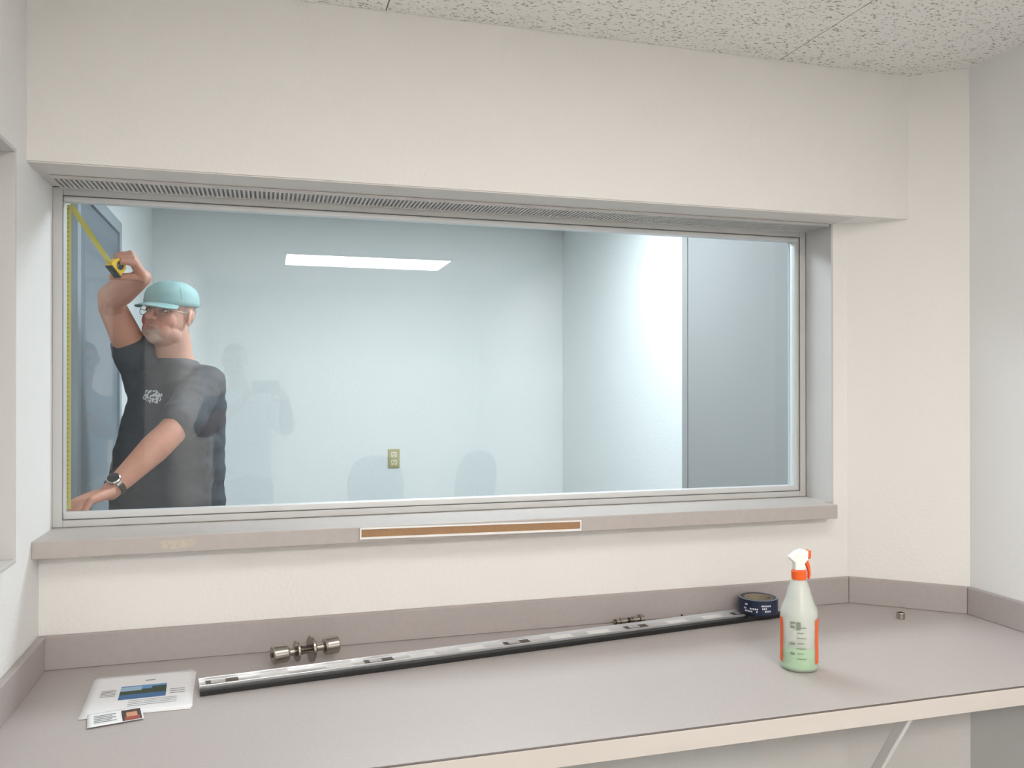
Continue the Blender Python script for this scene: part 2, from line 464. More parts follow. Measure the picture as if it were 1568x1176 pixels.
addprism(bm, [(-.014, .2505), (.014, .2505), (.012, .268), (.020, .276), (.022, .300), (.004, .304), (-.010, .298), (-.026, .286), (-.027, .280), (-.014, .270)], -.0115, .0115, 0, Mh)
finish('sprayer_head', bm, M_white, e, bevel=.003)
bm = bmesh.new()
addprism(bm, [(.0215, .279), (.0285, .281), (.0285, .300), (.0215, .302)], -.010, .010, 0, Mh)
addprism(bm, [(.0145, .268), (.0215, .277), (.0275, .262), (.0295, .240), (.0265, .226), (.0235, .228), (.0245, .242), (.0205, .258)], -.006, .006, 0, Mh)
finish('trigger_and_nozzle', bm, M_orange, e, bevel=.0015)

# ------------------------------------------------------------ tape roll
RZ = .7975
e = empty('tape_roll', (1.478, -.085, RZ))
T0 = Matrix.Translation((1.478, -.085, RZ))
bm = bmesh.new()
addlathe(bm, [(.040, 0), (.058, 0), (.0595, .003), (.0595, .044), (.058, .046)], T0, 48)
addlathe(bm, [(.058, .046), (.0555, .0462)], T0, 48, 1)
addlathe(bm, [(.0555, .0462), (.043, .0455)], T0, 48, 0)
addlathe(bm, [(.043, .0455), (.040, .0455), (.040, 0)], T0, 48, 2)
finish('roll', bm, [mat('navy_label', (22, 34, 62), .4), mat('ring', (170, 180, 190), .4), mat('core', (150, 140, 120), .7)], e, smooth=False)
bm = bmesh.new(); va = math.atan2(-2.3, -1.49)
for k, (z, a0, a1) in enumerate(((.010, -40, -12), (.010, -5, 4), (.018, -44, -30), (.018, -24, 2), (.028, 10, 40), (.020, 12, 30), (.012, 20, 44), (.030, -40, -28))):
    for q in range(int((a1 - a0) / 5)):
        s_ = va + math.radians(a0 + q * 5)
        addlathe(bm, [(.0599, z), (.0599, z + .005)], T0, 2, 0, s_, s_ + math.radians(3.4))
finish('label_print', bm, mat('print_white', (225, 228, 232), .6), e)

# ------------------------------------------------------------ aluminium strip
e = empty('aluminum_door_strip', (.7, -.18, .78))
ex = Vector((.9926, .1215, 0)).normalized(); ey = Vector((-ex.y, ex.x, 0))
Ms = Matrix(((ex.x, ey.x, 0, -.150), (ex.y, ey.y, 0, -.283), (0, 0, 1, .7805), (0, 0, 0, 1)))
L = 1.735
bm = bmesh.new()
addbox(bm, 0, L, .000, .046, 0, .010, 0, Ms); addbox(bm, 0, L, .046, .050, 0, .016, 0, Ms); addbox(bm, 0, L, -.002, .002, 0, .014, 0, Ms)
finish('aluminum_channel', bm, M_silver, e, bevel=.0008)
bm = bmesh.new(); addbox(bm, 0, L, -.034, -.0025, 0, .008, 0, Ms); addbox(bm, 0, L, -.036, -.030, 0, .012, 0, Ms)
finish('rubber_sweep', bm, M_black, e, bevel=.001)
bm = bmesh.new(); bm2 = bmesh.new()
for s0 in (.015, .40, .79, 1.175, 1.56):
    addbox(bm, s0, s0 + .075, .010, .038, .0101, .0112, 0, Ms)
    addbox(bm2, s0 + .012, s0 + .045, .015, .033, .0112, .0125, 0, Ms)
finish('mounting_slots', bm, M_steeld, e); finish('slot_tabs', bm2, M_silver, e)
bm = bmesh.new()
for s0 in (.14, .30, .52, .66, .93, 1.05, 1.32, 1.45):
    addbox(bm, s0, s0 + .07, .006, .042, .0101, .0106, 0, Ms)
finish('painted_reflections', bm, mat('reflection_white', (240, 240, 242), .5), e)  # white patches paint bright reflections onto the silver channel

# ------------------------------------------------------------ door knob set
e = empty('door_knob_set', (.10, -.139, .78))
ax = Vector((.96, .28, 0)).normalized(); s_, u_, d_ = frame_from(ax)
Mk = Matrix(((s_.x, u_.x, d_.x, .10), (s_.y, u_.y, d_.y, -.139), (s_.z, u_.z, d_.z, .8145), (0, 0, 0, 1)))
bm = bmesh.new()
addlathe(bm, [(0, -.088), (.020, -.088), (.0235, -.085), (.0225, -.052), (.020, -.047), (.010, -.044), (.010, -.032), (.018, -.030), (.027, -.026), (.027, -.021), (0, -.021)], Mk, 40)
addlathe(bm, [(0, .088), (.020, .088), (.0235, .085), (.0225, .055), (.020, .050), (.010, .046), (.010, .026), (.022, .024), (.033, .018), (.033, .012), (0, .012)], Mk, 40)
finish('knobs_and_roses', bm, M_steel, e, smooth=False, bevel=.001)
bm = bmesh.new(); addlathe(bm, [(0, -.022), (.011, -.022), (.011, -.008), (.007, -.006), (.007, .013), (0, .013)], Mk, 24)
addlathe(bm, [(0, -.0885), (.006, -.0885), (.006, -.0905), (0, -.0905)], Mk, 16)
for sg in (-1, 1):
    Mq = Mk @ Matrix.Translation((sg * .022, 0, 0)); addlathe(bm, [(0, -.02), (.003, -.02), (.003, .013), (0, .013)], Mq, 10)
finish('spindle', bm, M_steeld, e)

e = empty('lock_cylinder', (1.05, -.075, .79))
s_, u_, d_ = frame_from((.97, .12, 0))
Mk = Matrix(((s_.x, u_.x, d_.x, 1.05), (s_.y, u_.y, d_.y, -.060), (s_.z, u_.z, d_.z, .7955), (0, 0, 0, 1)))
bm = bmesh.new()
addlathe(bm, [(0, -.052), (.007, -.052), (.007, -.03), (.010, -.03), (.010, -.012), (.006, -.012), (.006, .012), (.010, .012), (.010, .022), (.007, .024), (.007, .034), (.0145, .036), (.0145, .043), (.011, .046), (.011, .052), (0, .052)], Mk, 24)
finish('cylinder_body', bm, M_steel, e)
bm = bmesh.new(); addlathe(bm, [(.0072, -.050), (.009, -.049), (.009, -.045), (.0072, -.044)], Mk, 20); addlathe(bm, [(.0062, -.004), (.009, -.003), (.009, .004), (.0062, .005)], Mk, 20)
finish('cylinder_rings', bm, M_steeld, e)
bm = bmesh.new(); addlathe(bm, [(.008, 0), (.012, 0), (.0125, .002), (.0125, .017), (.012, .019), (.008, .019), (.008, 0)], Matrix.Translation((1.891, -.227, .7805)), 28)
finish('metal_collar_ring', bm, M_steel)
bm = bmesh.new(); addlathe(bm, [(0, 0), (.006, 0), (.006, .004), (.003, .005), (.003, .012), (0, .012)], Matrix.Translation((1.24, -.035, .7805)), 16)
finish('screw', bm, M_steeld)

# ------------------------------------------------------------ papers
def sheet(name, cs, z, parent, m, lift=0.0, n=12):
    bm = bmesh.new(); V = []
    for j in range(n + 1):
        row = []
        for i in range(n + 1):
            u, v = i / n, j / n
            a = Vector(cs[0]).lerp(Vector(cs[1]), u); b = Vector(cs[3]).lerp(Vector(cs[2]), u); p = a.lerp(b, v)
            h = lift * (max(0, .25 - u) * 4) ** 2 * .6 + lift * (max(0, v - .75) * 4) ** 2 * .4
            row.append(bm.verts.new((p.x, p.y, z + h)))
        V.append(row)
    for j in range(n):
        for i in range(n):
            bm.faces.new([V[j][i], V[j][i + 1], V[j + 1][i + 1], V[j + 1][i]])
    o = finish(name, bm, m, parent, smooth=True)
    md = o.modifiers.new('sol', 'SOLIDIFY'); md.thickness = .0003; md.offset = 1
    return o
def quadon(bm, cs, u0, u1, v0, v1, z, mi=0):
    def P(u, v):
        a = Vector(cs[0]).lerp(Vector(cs[1]), u); b = Vector(cs[3]).lerp(Vector(cs[2]), u); p = a.lerp(b, v); return (p.x, p.y, z)
    vs = [bm.verts.new(P(*q)) for q in ((u0, v0), (u1, v0), (u1, v1), (u0, v1))]
    bm.faces.new(vs).material_index = mi
e = empty('paper_flyer', (-.28, -.25, .782))
cs2 = [(-.398, -.116), (-.168, -.122), (-.160, -.39), (-.39, -.385)]
cs = [(-.405, -.112), (-.176, -.114), (-.158, -.380), (-.388, -.392)]
sheet('under_sheet', cs2, .7808, e, M_paper)
sheet('flyer_sheet', cs, .7815, e, M_paper, lift=.0)
bm = bmesh.new(); z = .7822
quadon(bm, cs, .30, .74, .33, .50, z, 0); quadon(bm, cs, .30, .74, .43, .60, z + .0001, 1); quadon(bm, cs, .30, .74, .55, .66, z + .0002, 2)
quadon(bm, cs, .30, .50, .36, .46, z + .0003, 3); quadon(bm, cs, .60, .74, .38, .46, z + .0003, 1)
finish('landscape_photo', bm, [mat('sky', (96, 150, 205), .5), mat('forest', (36, 62, 42), .5), mat('lake', (52, 104, 158), .5), mat('cloud', (160, 190, 215), .5)], e)
bm = bmesh.new()
for k in range(5): quadon(bm, cs, .12, .26, .40 + k * .035, .412 + k * .035, z)
for k in range(4): quadon(bm, cs, .40, .85, .70 + k * .04, .708 + k * .04, z)
for k in range(3): quadon(bm, cs, .78, .92, .50 + k * .05, .512 + k * .05, z)
quadon(bm, cs, .52, .62, .20, .22, z)
finish('text_lines', bm, M_ink, e)
e = empty('business_card', (-.32, -.40, .783))
cc = [(-.374, -.372), (-.268, -.352), (-.252, -.428), (-.360, -.452)]
sheet('card', cc, .7835, e, M_paper)
bm = bmesh.new(); z = .7845
quadon(bm, cc, .62, .97, .15, .97, z, 0); quadon(bm, cc, .70, .90, .25, .75, z + .0001, 1); quadon(bm, cc, .66, .94, .70, .97, z + .0002, 2); quadon(bm, cc, .70, .90, .20, .36, z + .0002, 3)
finish('portrait_photo', bm, [mat('port_bg', (60, 50, 48), .5), mat('port_skin', (205, 150, 120), .5), mat('port_shirt', (150, 70, 60), .5), mat('port_hair', (80, 56, 40), .5)], e)
bm = bmesh.new()
for k in range(5): quadon(bm, cc, .12, .52 - .08 * (k % 2), .25 + k * .12, .29 + k * .12, z)
finish('card_text', bm, M_ink, e)

# ------------------------------------------------------------ PEOPLE helpers
M_skin = D.materials.new('skin'); M_skin.use_nodes = True; nt = M_skin.node_tree; b = nt.nodes['Principled BSDF']
at = nt.nodes.new('ShaderNodeAttribute'); at.attribute_name = 'Col'
nt.links.new(at.outputs['Color'], b.inputs['Base Color']); b.inputs['Roughness'].default_value = .5
b.inputs['Subsurface Weight'].default_value = .08; b.inputs['Subsurface Scale'].default_value = .01
nn = nt.nodes.new('ShaderNodeTexNoise'); nn.inputs['Scale'].default_value = 250
bp = nt.nodes.new('ShaderNodeBump'); bp.inputs['Strength'].default_value = .25; bp.inputs['Distance'].default_value = .002
nt.links.new(nn.outputs['Fac'], bp.inputs['Height']); nt.links.new(bp.outputs[0], b.inputs['Normal'])

def head_geo(bm, HM):
    def E(c, r, rot=None): addell(bm, c, r, HM, rot=rot)
    E((0, .014, .026), (.074, .090, .082)); E((0, -.016, -.02), (.067, .068, .075)); E((0, -.030, -.064), (.058, .056, .050))
    E((0, -.066, -.090), (.028, .024, .021)); E((0, -.052, .026), (.058, .034, .045))
    for s in (-1, 1):
        E((s * .031, -.052, -.028), (.031, .030, .032)); E((s * .029, -.080, .020), (.022, .010, .006))
        E((s * .0115, -.098, -.030), (.0085, .009, .0075)); E((s * .036, -.022, -.068), (.027, .040, .030))
        E((s * .026, -.060, -.062), (.026, .026, .030))
        E((s * .074, .008, -.004), (.006, .015, .027), Matrix.Rotation(math.radians(s * 20), 4, 'Z'))
        E((s * .080, .016, .004), (.005, .008, .019), Matrix.Rotation(math.radians(s * 10), 4, 'Z')); E((s * .076, .004, -.024), (.006, .009, .010))
    E((0, -.078, -.062), (.030, .016, .022)); E((0, -.096, -.057), (.021, .007, .0042)); E((0, -.094, -.067), (.019, .008, .0050))
    addtube(bm, [HM @ Vector(p) for p in ((0, -.080, .016), (0, -.095, .0), (0, -.110, -.016), (0, -.116, -.026))], [.0095, .0095, .0110, .0125])

def sm(x, a, b_):
    t = min(1, max(0, (x - a) / (b_ - a))); return t * t * (3 - 2 * t)
def paint(body, HM, tone=(196, 138, 116), hair=(128, 120, 114), beard=True, hairtop=False):
    me = body.data
    ca = me.color_attributes.new('Col', 'FLOAT_COLOR', 'POINT')
    inv = HM.inverted()
    L_ = lambda c: Vector(lin(c)[:3])
    c_skin = L_(tone); c_red = L_((186, 112, 94)); c_lip = L_((150, 84, 76)); c_beard = L_((160, 140, 128)); c_hair = L_(hair); c_brow = L_((118, 92, 80)); c_eye = L_((120, 74, 62))
    for i, v in enumerate(me.vertices):
        p = inv @ v.co; c = c_skin.copy()
        if p.length < .16:
            k = sm(.034 - (Vector((abs(p.x), p.y, p.z)) - Vector((.038, -.08, -.025))).length, -.018, .018); c = c.lerp(c_red, .65 * k)
            k = sm(.022 - (p - Vector((0, -.114, -.026))).length, -.008, .01); c = c.lerp(c_red, .8 * k)
            r = math.sqrt(((abs(p.x) - .031) / .019) ** 2 + ((p.z - .001) / .010) ** 2)
            if p.y < -.055: c = c.lerp(c_eye, .75 * (1 - sm(r, .7, 1.2)))
            if beard:
                r = math.sqrt((p.x / .036) ** 2 + ((p.z + .080) / .030) ** 2)
                if p.y < -.045: c = c.lerp(c_beard, .75 * (1 - sm(r, .6, 1.25)))
                jaw = (1 - sm(p.z, -.065, -.035)) * (1 - sm(abs(p.y), .06, .08)); c = c.lerp(c_beard, .22 * jaw)
            r = math.sqrt((p.x / .024) ** 2 + ((p.z + .0625) / .0080) ** 2)
            if p.y < -.08: c = c.lerp(c_lip, .9 * (1 - sm(r, .7, 1.1)))
            r = math.sqrt(((abs(p.x) - .031) / .020) ** 2 + ((p.z - .021) / .006) ** 2)
            if p.y < -.06: c = c.lerp(c_brow, .8 * (1 - sm(r, .7, 1.2)))
            if p.y > .02 and p.z > -.055 and abs(p.x) < .074: c = c.lerp(c_hair, .85 * sm(p.y, .02, .035) * sm(p.z, -.06, -.045))
            if -.022 < p.y <= .02 and p.z > .0 and .05 < abs(p.x) < .072: c = c.lerp(c_hair, .7 * sm(p.z, .0, .01))
            if hairtop and p.z > .055: c = c.lerp(c_hair, sm(p.z, .055, .07))
        nz = noise.noise(v.co * 30) * .06
        ca.data[i].color = (c.x * (1 + nz), c.y * (1 + nz), c.z * (1 + nz), 1)

def arm(bm, S, El, Wr, wrad=.027):
    u = El - S; f = Wr - El
    addtube(bm, [S, S + u * .5, S + u * .9, El + f * .12, El + f * .35, El + f * .7, Wr], [.054, .052, .044, .045, .046, .036, wrad], 20)
def hand(bm, Wr, h, n, side, curls, spread=.10, thumb=(.7, .65, .35), tcurl=(0, 15, 25), sc=1.0):
    h = Vector(h).normalized(); n = Vector(n); n = (n - h * n.dot(h)).normalized(); s = h.cross(n) * side
    off = [.031 * sc, .011 * sc, -.010 * sc, -.030 * sc]; kl = [.088 * sc, .092 * sc, .087 * sc, .078 * sc]
    fl = [(.040, .025, .020), (.044, .028, .021), (.041, .026, .020), (.032, .020, .018)]
    fr = [.0095, .0098, .0092, .0082]
    for i in range(4):
        base = Wr + h * .012 + s * off[i] * .55
        kn = Wr + h * kl[i] + s * off[i]
        addtube(bm, [base, base.lerp(kn, .55), kn], [.0165, .0158, .0118], 12)
        d = (h + s * off[i] * spread * 6).normalized(); p = kn; ang = 0; pts = [p]; rr = [fr[i] * 1.12 * sc]
        for j in range(3):
            ang += curls[i][j]
            dd = (d * math.cos(math.radians(ang)) + n * math.sin(math.radians(ang))).normalized()
            p = p + dd * fl[i][j] * sc; pts.append(p); rr.append(fr[i] * sc * (1.0, .92, .8)[j])
        addtube(bm, pts, rr, 12)
    tb = Wr + h * .022 + s * .018
    d = (h * thumb[0] + s * thumb[1] + n * thumb[2]).normalized(); p = tb; pts = [p]; rr = [.017]; ang = 0
    tv = (n - s * .6).normalized()
    for j, l in enumerate((.040, .032, .026)):
        ang += tcurl[j]; dd = (d * math.cos(math.radians(ang)) + tv * math.sin(math.radians(ang))).normalized()
        p = p + dd * l * sc; pts.append(p); rr.append((.0125, .011, .009)[j] * sc)
    addtube(bm, pts, rr, 12)

def legs(name_parent, cx, cy, yaw, mt, ms, ztop=.99, cz=1.0):
    sv = Vector((math.cos(yaw), math.sin(yaw), 0)); fv = Vector((math.sin(yaw), -math.cos(yaw), 0))
    bm = bmesh.new()
    addrings(bm, [(cx, cy, .80, .16, .13, yaw), (cx, cy, .90, .172, .138, yaw), (cx, cy, ztop, .165, .13, yaw)])
    for s in (-1, 1):
        hp = Vector((cx, cy, .86)) + sv * .09 * s; kn = hp + Vector((0, 0, -.40)) + fv * .03 + sv * .02 * s; an = Vector((hp.x, hp.y, .09)) + sv * .03 * s - fv * .01
        addtube(bm, [hp, hp.lerp(kn, .5), kn, kn.lerp(an, .4), an], [.098, .088, .070, .068, .058], 20)
    remesh('trousers', bm, .010, 5, mt, name_parent)
    bm = bmesh.new()
    for s in (-1, 1):
        an = Vector((cx, cy, 0)) + sv * .12 * s
        Mf = Matrix.Translation(an) @ Matrix.Rotation(yaw, 4, 'Z')
        addell(bm, (0, -.07, .045), (.045, .14, .042), Mf); addell(bm, (0, .01, .065), (.042, .06, .055), Mf); addbox(bm, -.042, .042, -.19, .06, .002, .03, 0, Mf)
    remesh('shoes', bm, .007, 4, ms, name_parent)

# ------------------------------------------------------------ MAN (behind the window)
man = empty('man', (-.31, .85, 0))
YAW = math.radians(-30)
SL = Vector((-.200, .725, 1.510)); EL = Vector((-.276, .50, 1.370)); WL = Vector((-.442, .325, 1.190))
SR = Vector((-.415, .82, 1.545)); ER = Vector((-.500, .65, 1.790)); WR = Vector((-.368, .43, 1.838))
HC = Vector((-.324, .755, 1.748))
HM = Matrix.Translation(HC) @ Matrix.Rotation(math.radians(-27), 4, 'Z') @ Matrix.Rotation(math.radians(-7), 4, 'X') @ Matrix.Rotation(math.radians(4), 4, 'Y')
bm = bmesh.new()
head_geo(bm, HM)
addtube(bm, [HM @ Vector((0, .014, -.035)), (-.314, .782, 1.62), (-.305, .79, 1.54)], [.060, .064, .072], 24)
addrings(bm, [(-.31, .84, 1.0, .15, .11, YAW), (-.315, .82, 1.2, .15, .12, YAW), (-.30, .80, 1.4, .15, .10, YAW), (-.30, .80, 1.50, .09, .06, YAW)])
arm(bm, SL, EL, WL); arm(bm, SR, ER, WR)
hand(bm, WL, (-.66, -.66, -.20), (-.10, -.25, -1), -1, [(34, 40, 18), (36, 38, 18), (38, 40, 18), (40, 42, 20)], sc=1.08)
hand(bm, WR, (-.22, -.72, .55), (-.80, .10, -.50), 1, [(48, 80, 45), (55, 80, 45), (60, 82, 45), (62, 84, 45)], thumb=(.65, .35, .65), tcurl=(0, 25, 25))
body = remesh('body_skin', bm, .0030, 6, M_skin, man)
paint(body, HM)
bm = bmesh.new()
for s in (-1, 1): addell(bm, (s * .031, -.0775, .002), (.0110, .008, .0046), HM, 16, 8, 0)
for s in (-1, 1): addell(bm, (s * .031 , -.0840, .0025), (.0042, .0028, .0040), HM, 12, 8, 1)
finish('eyes', bm, [mat('eye_white', (212, 204, 196), .3), mat('iris', (50, 44, 40), .2)], man, smooth=True)
bm = bmesh.new()
for s in (-1, 1):
    pts = []
    for k in range(17):
        a = 2 * math.pi * k / 16; ca_, sa_ = math.cos(a), math.sin(a)
        pts.append(HM @ Vector((s * .032 + .023 * math.copysign(abs(ca_) ** .7, ca_), -.098 + .012 * (abs(s * .032 + .023 * ca_) / .055) ** 2, -.003 + .015 * math.copysign(abs(sa_) ** .7, sa_))))
    addtube(bm, pts, [.0011] * 17, 6, cap=False)
    addtube(bm, [HM @ Vector(p) for p in ((s * .054, -.086, .006), (s * .070, -.06, .006), (s * .078, .0, .010), (s * .079, .02, .0))], [.0013] * 4, 6)
addtube(bm, [HM @ Vector(p) for p in ((-.010, -.098, .002), (0, -.102, .004), (.010, -.098, .002))], [.001] * 3, 6)
finish('glasses', bm, mat('glasses_metal', (150, 140, 125), .25, .9), man, smooth=True)
M_cap = mat('cap_fabric', (142, 180, 181), .85, bump=(350, .3, .001), var=(25, .06))
CM = HM @ Matrix.Translation((0, .003, .057)) @ Matrix.Rotation(math.radians(9), 4, 'X')
KX, KY, KZ = .0815, .1025, .063
bm = bmesh.new()
prof = [(1.0, -.34), (1.01, -.1)] + [(math.cos(math.radians(a)) ** .85 if a < 90 else 0, math.sin(math.radians(a))) for a in range(0, 91, 9)]
addlathe(bm, prof, CM @ Matrix.Diagonal((KX, KY, KZ, 1)), 48)
NB = 24; MBr = 8
top = []
for j in range(MBr + 1):
    row = []
    for i in range(NB + 1):
        t = -1 + 2 * i / NB; a = t * math.radians(55)
        x = KX * math.sin(a); y = -KY * math.cos(a)
        ext = .068 * (j / MBr) * max(0, math.cos(t * math.pi / 2 * .95)) ** .55
        z = -.013 - .22 * ext - 2.2 * x * x * (1 + .8 * j / MBr)
        row.append(bm.verts.new(CM @ Vector((x * (1 + .06 * j / MBr), y - ext, z))))
    top.append(row)
for j in range(MBr):
    for i in range(NB): bm.faces.new([top[j][i], top[j][i + 1], top[j + 1][i + 1], top[j + 1][i]])
o = finish('baseball_cap', bm, M_cap, man, smooth=True)
for v in o.data.vertices:
    q = CM.inverted() @ v.co
    if q.z > 0: v.co += (CM.to_3x3() @ Vector((q.x, q.y, q.z)).normalized()) * noise.noise(q * 28) * .0045
md = o.modifiers.new('s', 'SOLIDIFY'); md.thickness = .0022; md.offset = 1
bm = bmesh.new(); addell(bm, (0, 0, KZ + .001), (.006, .006, .003), CM)
for k in range(6):
    a0 = k * math.pi / 3 + .5
    addtube(bm, [CM @ Vector(((KX + .0016) * math.cos(math.radians(t)) ** .85 * math.cos(a0), (KY + .0016) * math.cos(math.radians(t)) ** .85 * math.sin(a0), (KZ + .0016) * math.sin(math.radians(t)))) for t in range(0, 90, 12)], [.0009] * 8, 6)
finish('cap_seams', bm, mat('cap_seam', (104, 158, 164), .8), man, smooth=True)

def shirt_mat(name, rgb, logo):
    M_shirt = mat(name, rgb, .85, bump=(16, .5, .012), var=(60, .06))
    if logo:
        nt = M_shirt.node_tree; b = nt.nodes['Principled BSDF']
        tc = nt.nodes.new('ShaderNodeTexCoord')
        sb = nt.nodes.new('ShaderNodeVectorMath'); sb.name = 'logo_centre'; sb.operation = 'SUBTRACT'; sb.inputs[1].default_value = logo
        sq = nt.nodes.new('ShaderNodeVectorMath'); sq.operation = 'MULTIPLY'; sq.inputs[1].default_value = (1, .6, 1.35)
        ln = nt.nodes.new('ShaderNodeVectorMath'); ln.operation = 'LENGTH'
        nt.links.new(tc.outputs['Object'], sb.inputs[0]); nt.links.new(sb.outputs[0], sq.inputs[0]); nt.links.new(sq.outputs[0], ln.inputs[0])
        n2 = nt.nodes.new('ShaderNodeTexNoise'); n2.inputs['Scale'].default_value = 45; nt.links.new(tc.outputs['Object'], n2.inputs['Vector'])
        m2 = nt.nodes.new('ShaderNodeMath'); m2.operation = 'MULTIPLY_ADD'; m2.inputs[1].default_value = .05; nt.links.new(n2.outputs['Fac'], m2.inputs[0]); nt.links.new(ln.outputs['Value'], m2.inputs[2])
        lt = nt.nodes.new('ShaderNodeMath'); lt.operation = 'LESS_THAN'; lt.inputs[1].default_value = .057; nt.links.new(m2.outputs[0], lt.inputs[0])
        nz = nt.nodes.new('ShaderNodeTexNoise'); nz.inputs['Scale'].default_value = 120; nt.links.new(tc.outputs['Object'], nz.inputs['Vector'])
        gt = nt.nodes.new('ShaderNodeMath'); gt.operation = 'GREATER_THAN'; gt.inputs[1].default_value = .46; nt.links.new(nz.outputs['Fac'], gt.inputs[0])
        ml = nt.nodes.new('ShaderNodeMath'); ml.operation = 'MULTIPLY'; nt.links.new(lt.outputs[0], ml.inputs[0]); nt.links.new(gt.outputs[0], ml.inputs[1])
        mx = nt.nodes.new('ShaderNodeMix'); mx.data_type = 'RGBA'; mx.inputs['B'].default_value = lin((196, 198, 200))
        src = b.inputs['Base Color'].links[0].from_socket
        nt.links.new(src, mx.inputs['A']); nt.links.new(ml.outputs[0], mx.inputs['Factor']); nt.links.new(mx.outputs['Result'], b.inputs['Base Color'])
    return M_shirt
def wrinkle(o):
    for v in o.data.vertices:
        w = noise.noise(Vector((v.co.x * 7, v.co.y * 7, v.co.z * 16))) * .009 + noise.noise(Vector((v.co.x * 20, v.co.y * 20, v.co.z * 34))) * .0040
        v.co += v.normal * w
bm = bmesh.new()
addrings(bm, [(-.325, .86, .90, .185, .150, YAW), (-.334, .84, 1.0, .190, .158, YAW), (-.336, .82, 1.12, .192, .165, YAW), (-.330, .81, 1.24, .186, .160, YAW), (-.315, .80, 1.36, .182, .145, YAW),
              (-.303, .79, 1.44, .176, .128, YAW), (-.303, .785, 1.51, .155, .110, YAW), (-.308, .785, 1.560, .112, .090, YAW), (-.312, .782, 1.596, .076, .074, YAW)])
u = EL - SL
addtube(bm, [SL + Vector((-.06, .03, .01)), SL + Vector((0, 0, .003)), SL + u * .35, SL + u * .86], [.066, .068, .069, .069], 24)
addtube(bm, [(-.200, .74, 1.49), (-.205, .75, 1.40), (-.215, .77, 1.26)], [.066, .066, .060], 24)
u = ER - SR
addtube(bm, [SR + Vector((.07, -.02, -.09)), SR + Vector((.01, 0, -.02)), SR + u * .20, SR + u * .34], [.09, .080, .074, .072], 24)
M_sh = shirt_mat('shirt_fabric', (68, 71, 77), (-.367, .62, 1.465))
shirt = remesh('t_shirt', bm, .008, 8, M_sh, man)
wrinkle(shirt)
bv = BVHTree.FromPolygons([v.co for v in shirt.data.vertices], [p.vertices[:] for p in shirt.data.polygons])
hit = bv.ray_cast(Vector((-.348, .3, 1.468)), Vector((-.05, 1, 0)))
if hit[0] is not None: M_sh.node_tree.nodes['logo_centre'].inputs[1].default_value = hit[0]
legs(man, -.32, .86, YAW, mat('jeans', (44, 50, 64), .85, bump=(200, .3, .002)), mat('shoe_leather', (60, 52, 46), .6))
f = (WL - EL).normalized(); wc = WL - f * .022
s_, u_, d_ = frame_from(f)
Mw = Matrix(((s_.x, u_.x, d_.x, wc.x), (s_.y, u_.y, d_.y, wc.y), (s_.z, u_.z, d_.z, wc.z), (0, 0, 0, 1)))
bm = bmesh.new(); addlathe(bm, [(.0295, -.009), (.0325, -.009), (.0325, .009), (.0295, .009), (.0295, -.009)], Mw, 36); finish('watch_band', bm, M_steeld, man)
td = (Vector((0, -.7, .8)) - f * Vector((0, -.7, .8)).dot(f)).normalized()
s_, u_, d_ = frame_from(td); wf = wc + td * .031
Mw = Matrix(((s_.x, u_.x, d_.x, wf.x), (s_.y, u_.y, d_.y, wf.y), (s_.z, u_.z, d_.z, wf.z), (0, 0, 0, 1)))
bm = bmesh.new(); addlathe(bm, [(0, 0), (.019, 0), (.020, .002), (.020, .008), (.017, .010)], Mw, 32, 0); addlathe(bm, [(.017, .010), (0, .010)], Mw, 32, 1)
finish('watch_case', bm, [M_steel, M_black], man)

# ------------------------------------------------------------ tape measure
e = empty('tape_measure', (-.42, .33, 1.86))
CP = Vector((-.424, .325, 1.858)); TP = Vector((-.522, .192, 2.005))
dt = (TP - CP).normalized(); up = Vector((0, 0, 1)); sd = dt.cross(up).normalized(); uu = sd.cross(dt)
Mc = Matrix(((dt.x, uu.x, sd.x, CP.x), (dt.y, uu.y, sd.y, CP.y), (dt.z, uu.z, sd.z, CP.z), (0, 0, 0, 1))) @ Matrix.Scale(.72, 4)
bm = bmesh.new()
addprism(bm, [(-.032, -.028), (.030, -.034), (.036, -.026), (.036, -.010), (.026, .018), (.006, .032), (-.018, .030), (-.034, .014)], -.016, .016, 0, Mc)
finish('case', bm, M_yell, e, bevel=.004)
bm = bmesh.new()
for s in (-1, 1): addlathe(bm, [(0, s * .0165), (.018, s * .0165), (.018, s * .0175), (0, s * .0175)], Mc, 24)
addbox(bm, -.034, .030, -.036, -.030, -.0165, .0165, 0, Mc)
finish('case_grip', bm, M_black, e)
bm = bmesh.new()
st = Mc @ Vector((.034, -.020, 0))
dd = TP - st; L2 = dd.length; dd.normalize(); s2 = dd.cross(Vector((0, 1, .2))).normalized()
nn_ = 10
for k in range(nn_):
    pa = st + dd * L2 * k / nn_; pb = st + dd * L2 * (k + 1) / nn_
    bm.faces.new([bm.verts.new(q) for q in (pa - s2 * .0075, pa + s2 * .0075, pb + s2 * .0075, pb - s2 * .0075)])
addbox(bm, -.532, -.520, .190, .1915, 1.16, 2.006)
finish('tape_blade', bm, M_tapey, e)
bm = bmesh.new(); z = 1.18
while z < 2.0:
    addbox(bm, -.532, -.526, .1885, .1899, z, z + .0012); z += .0127
finish('tape_marks', bm, M_black, e)

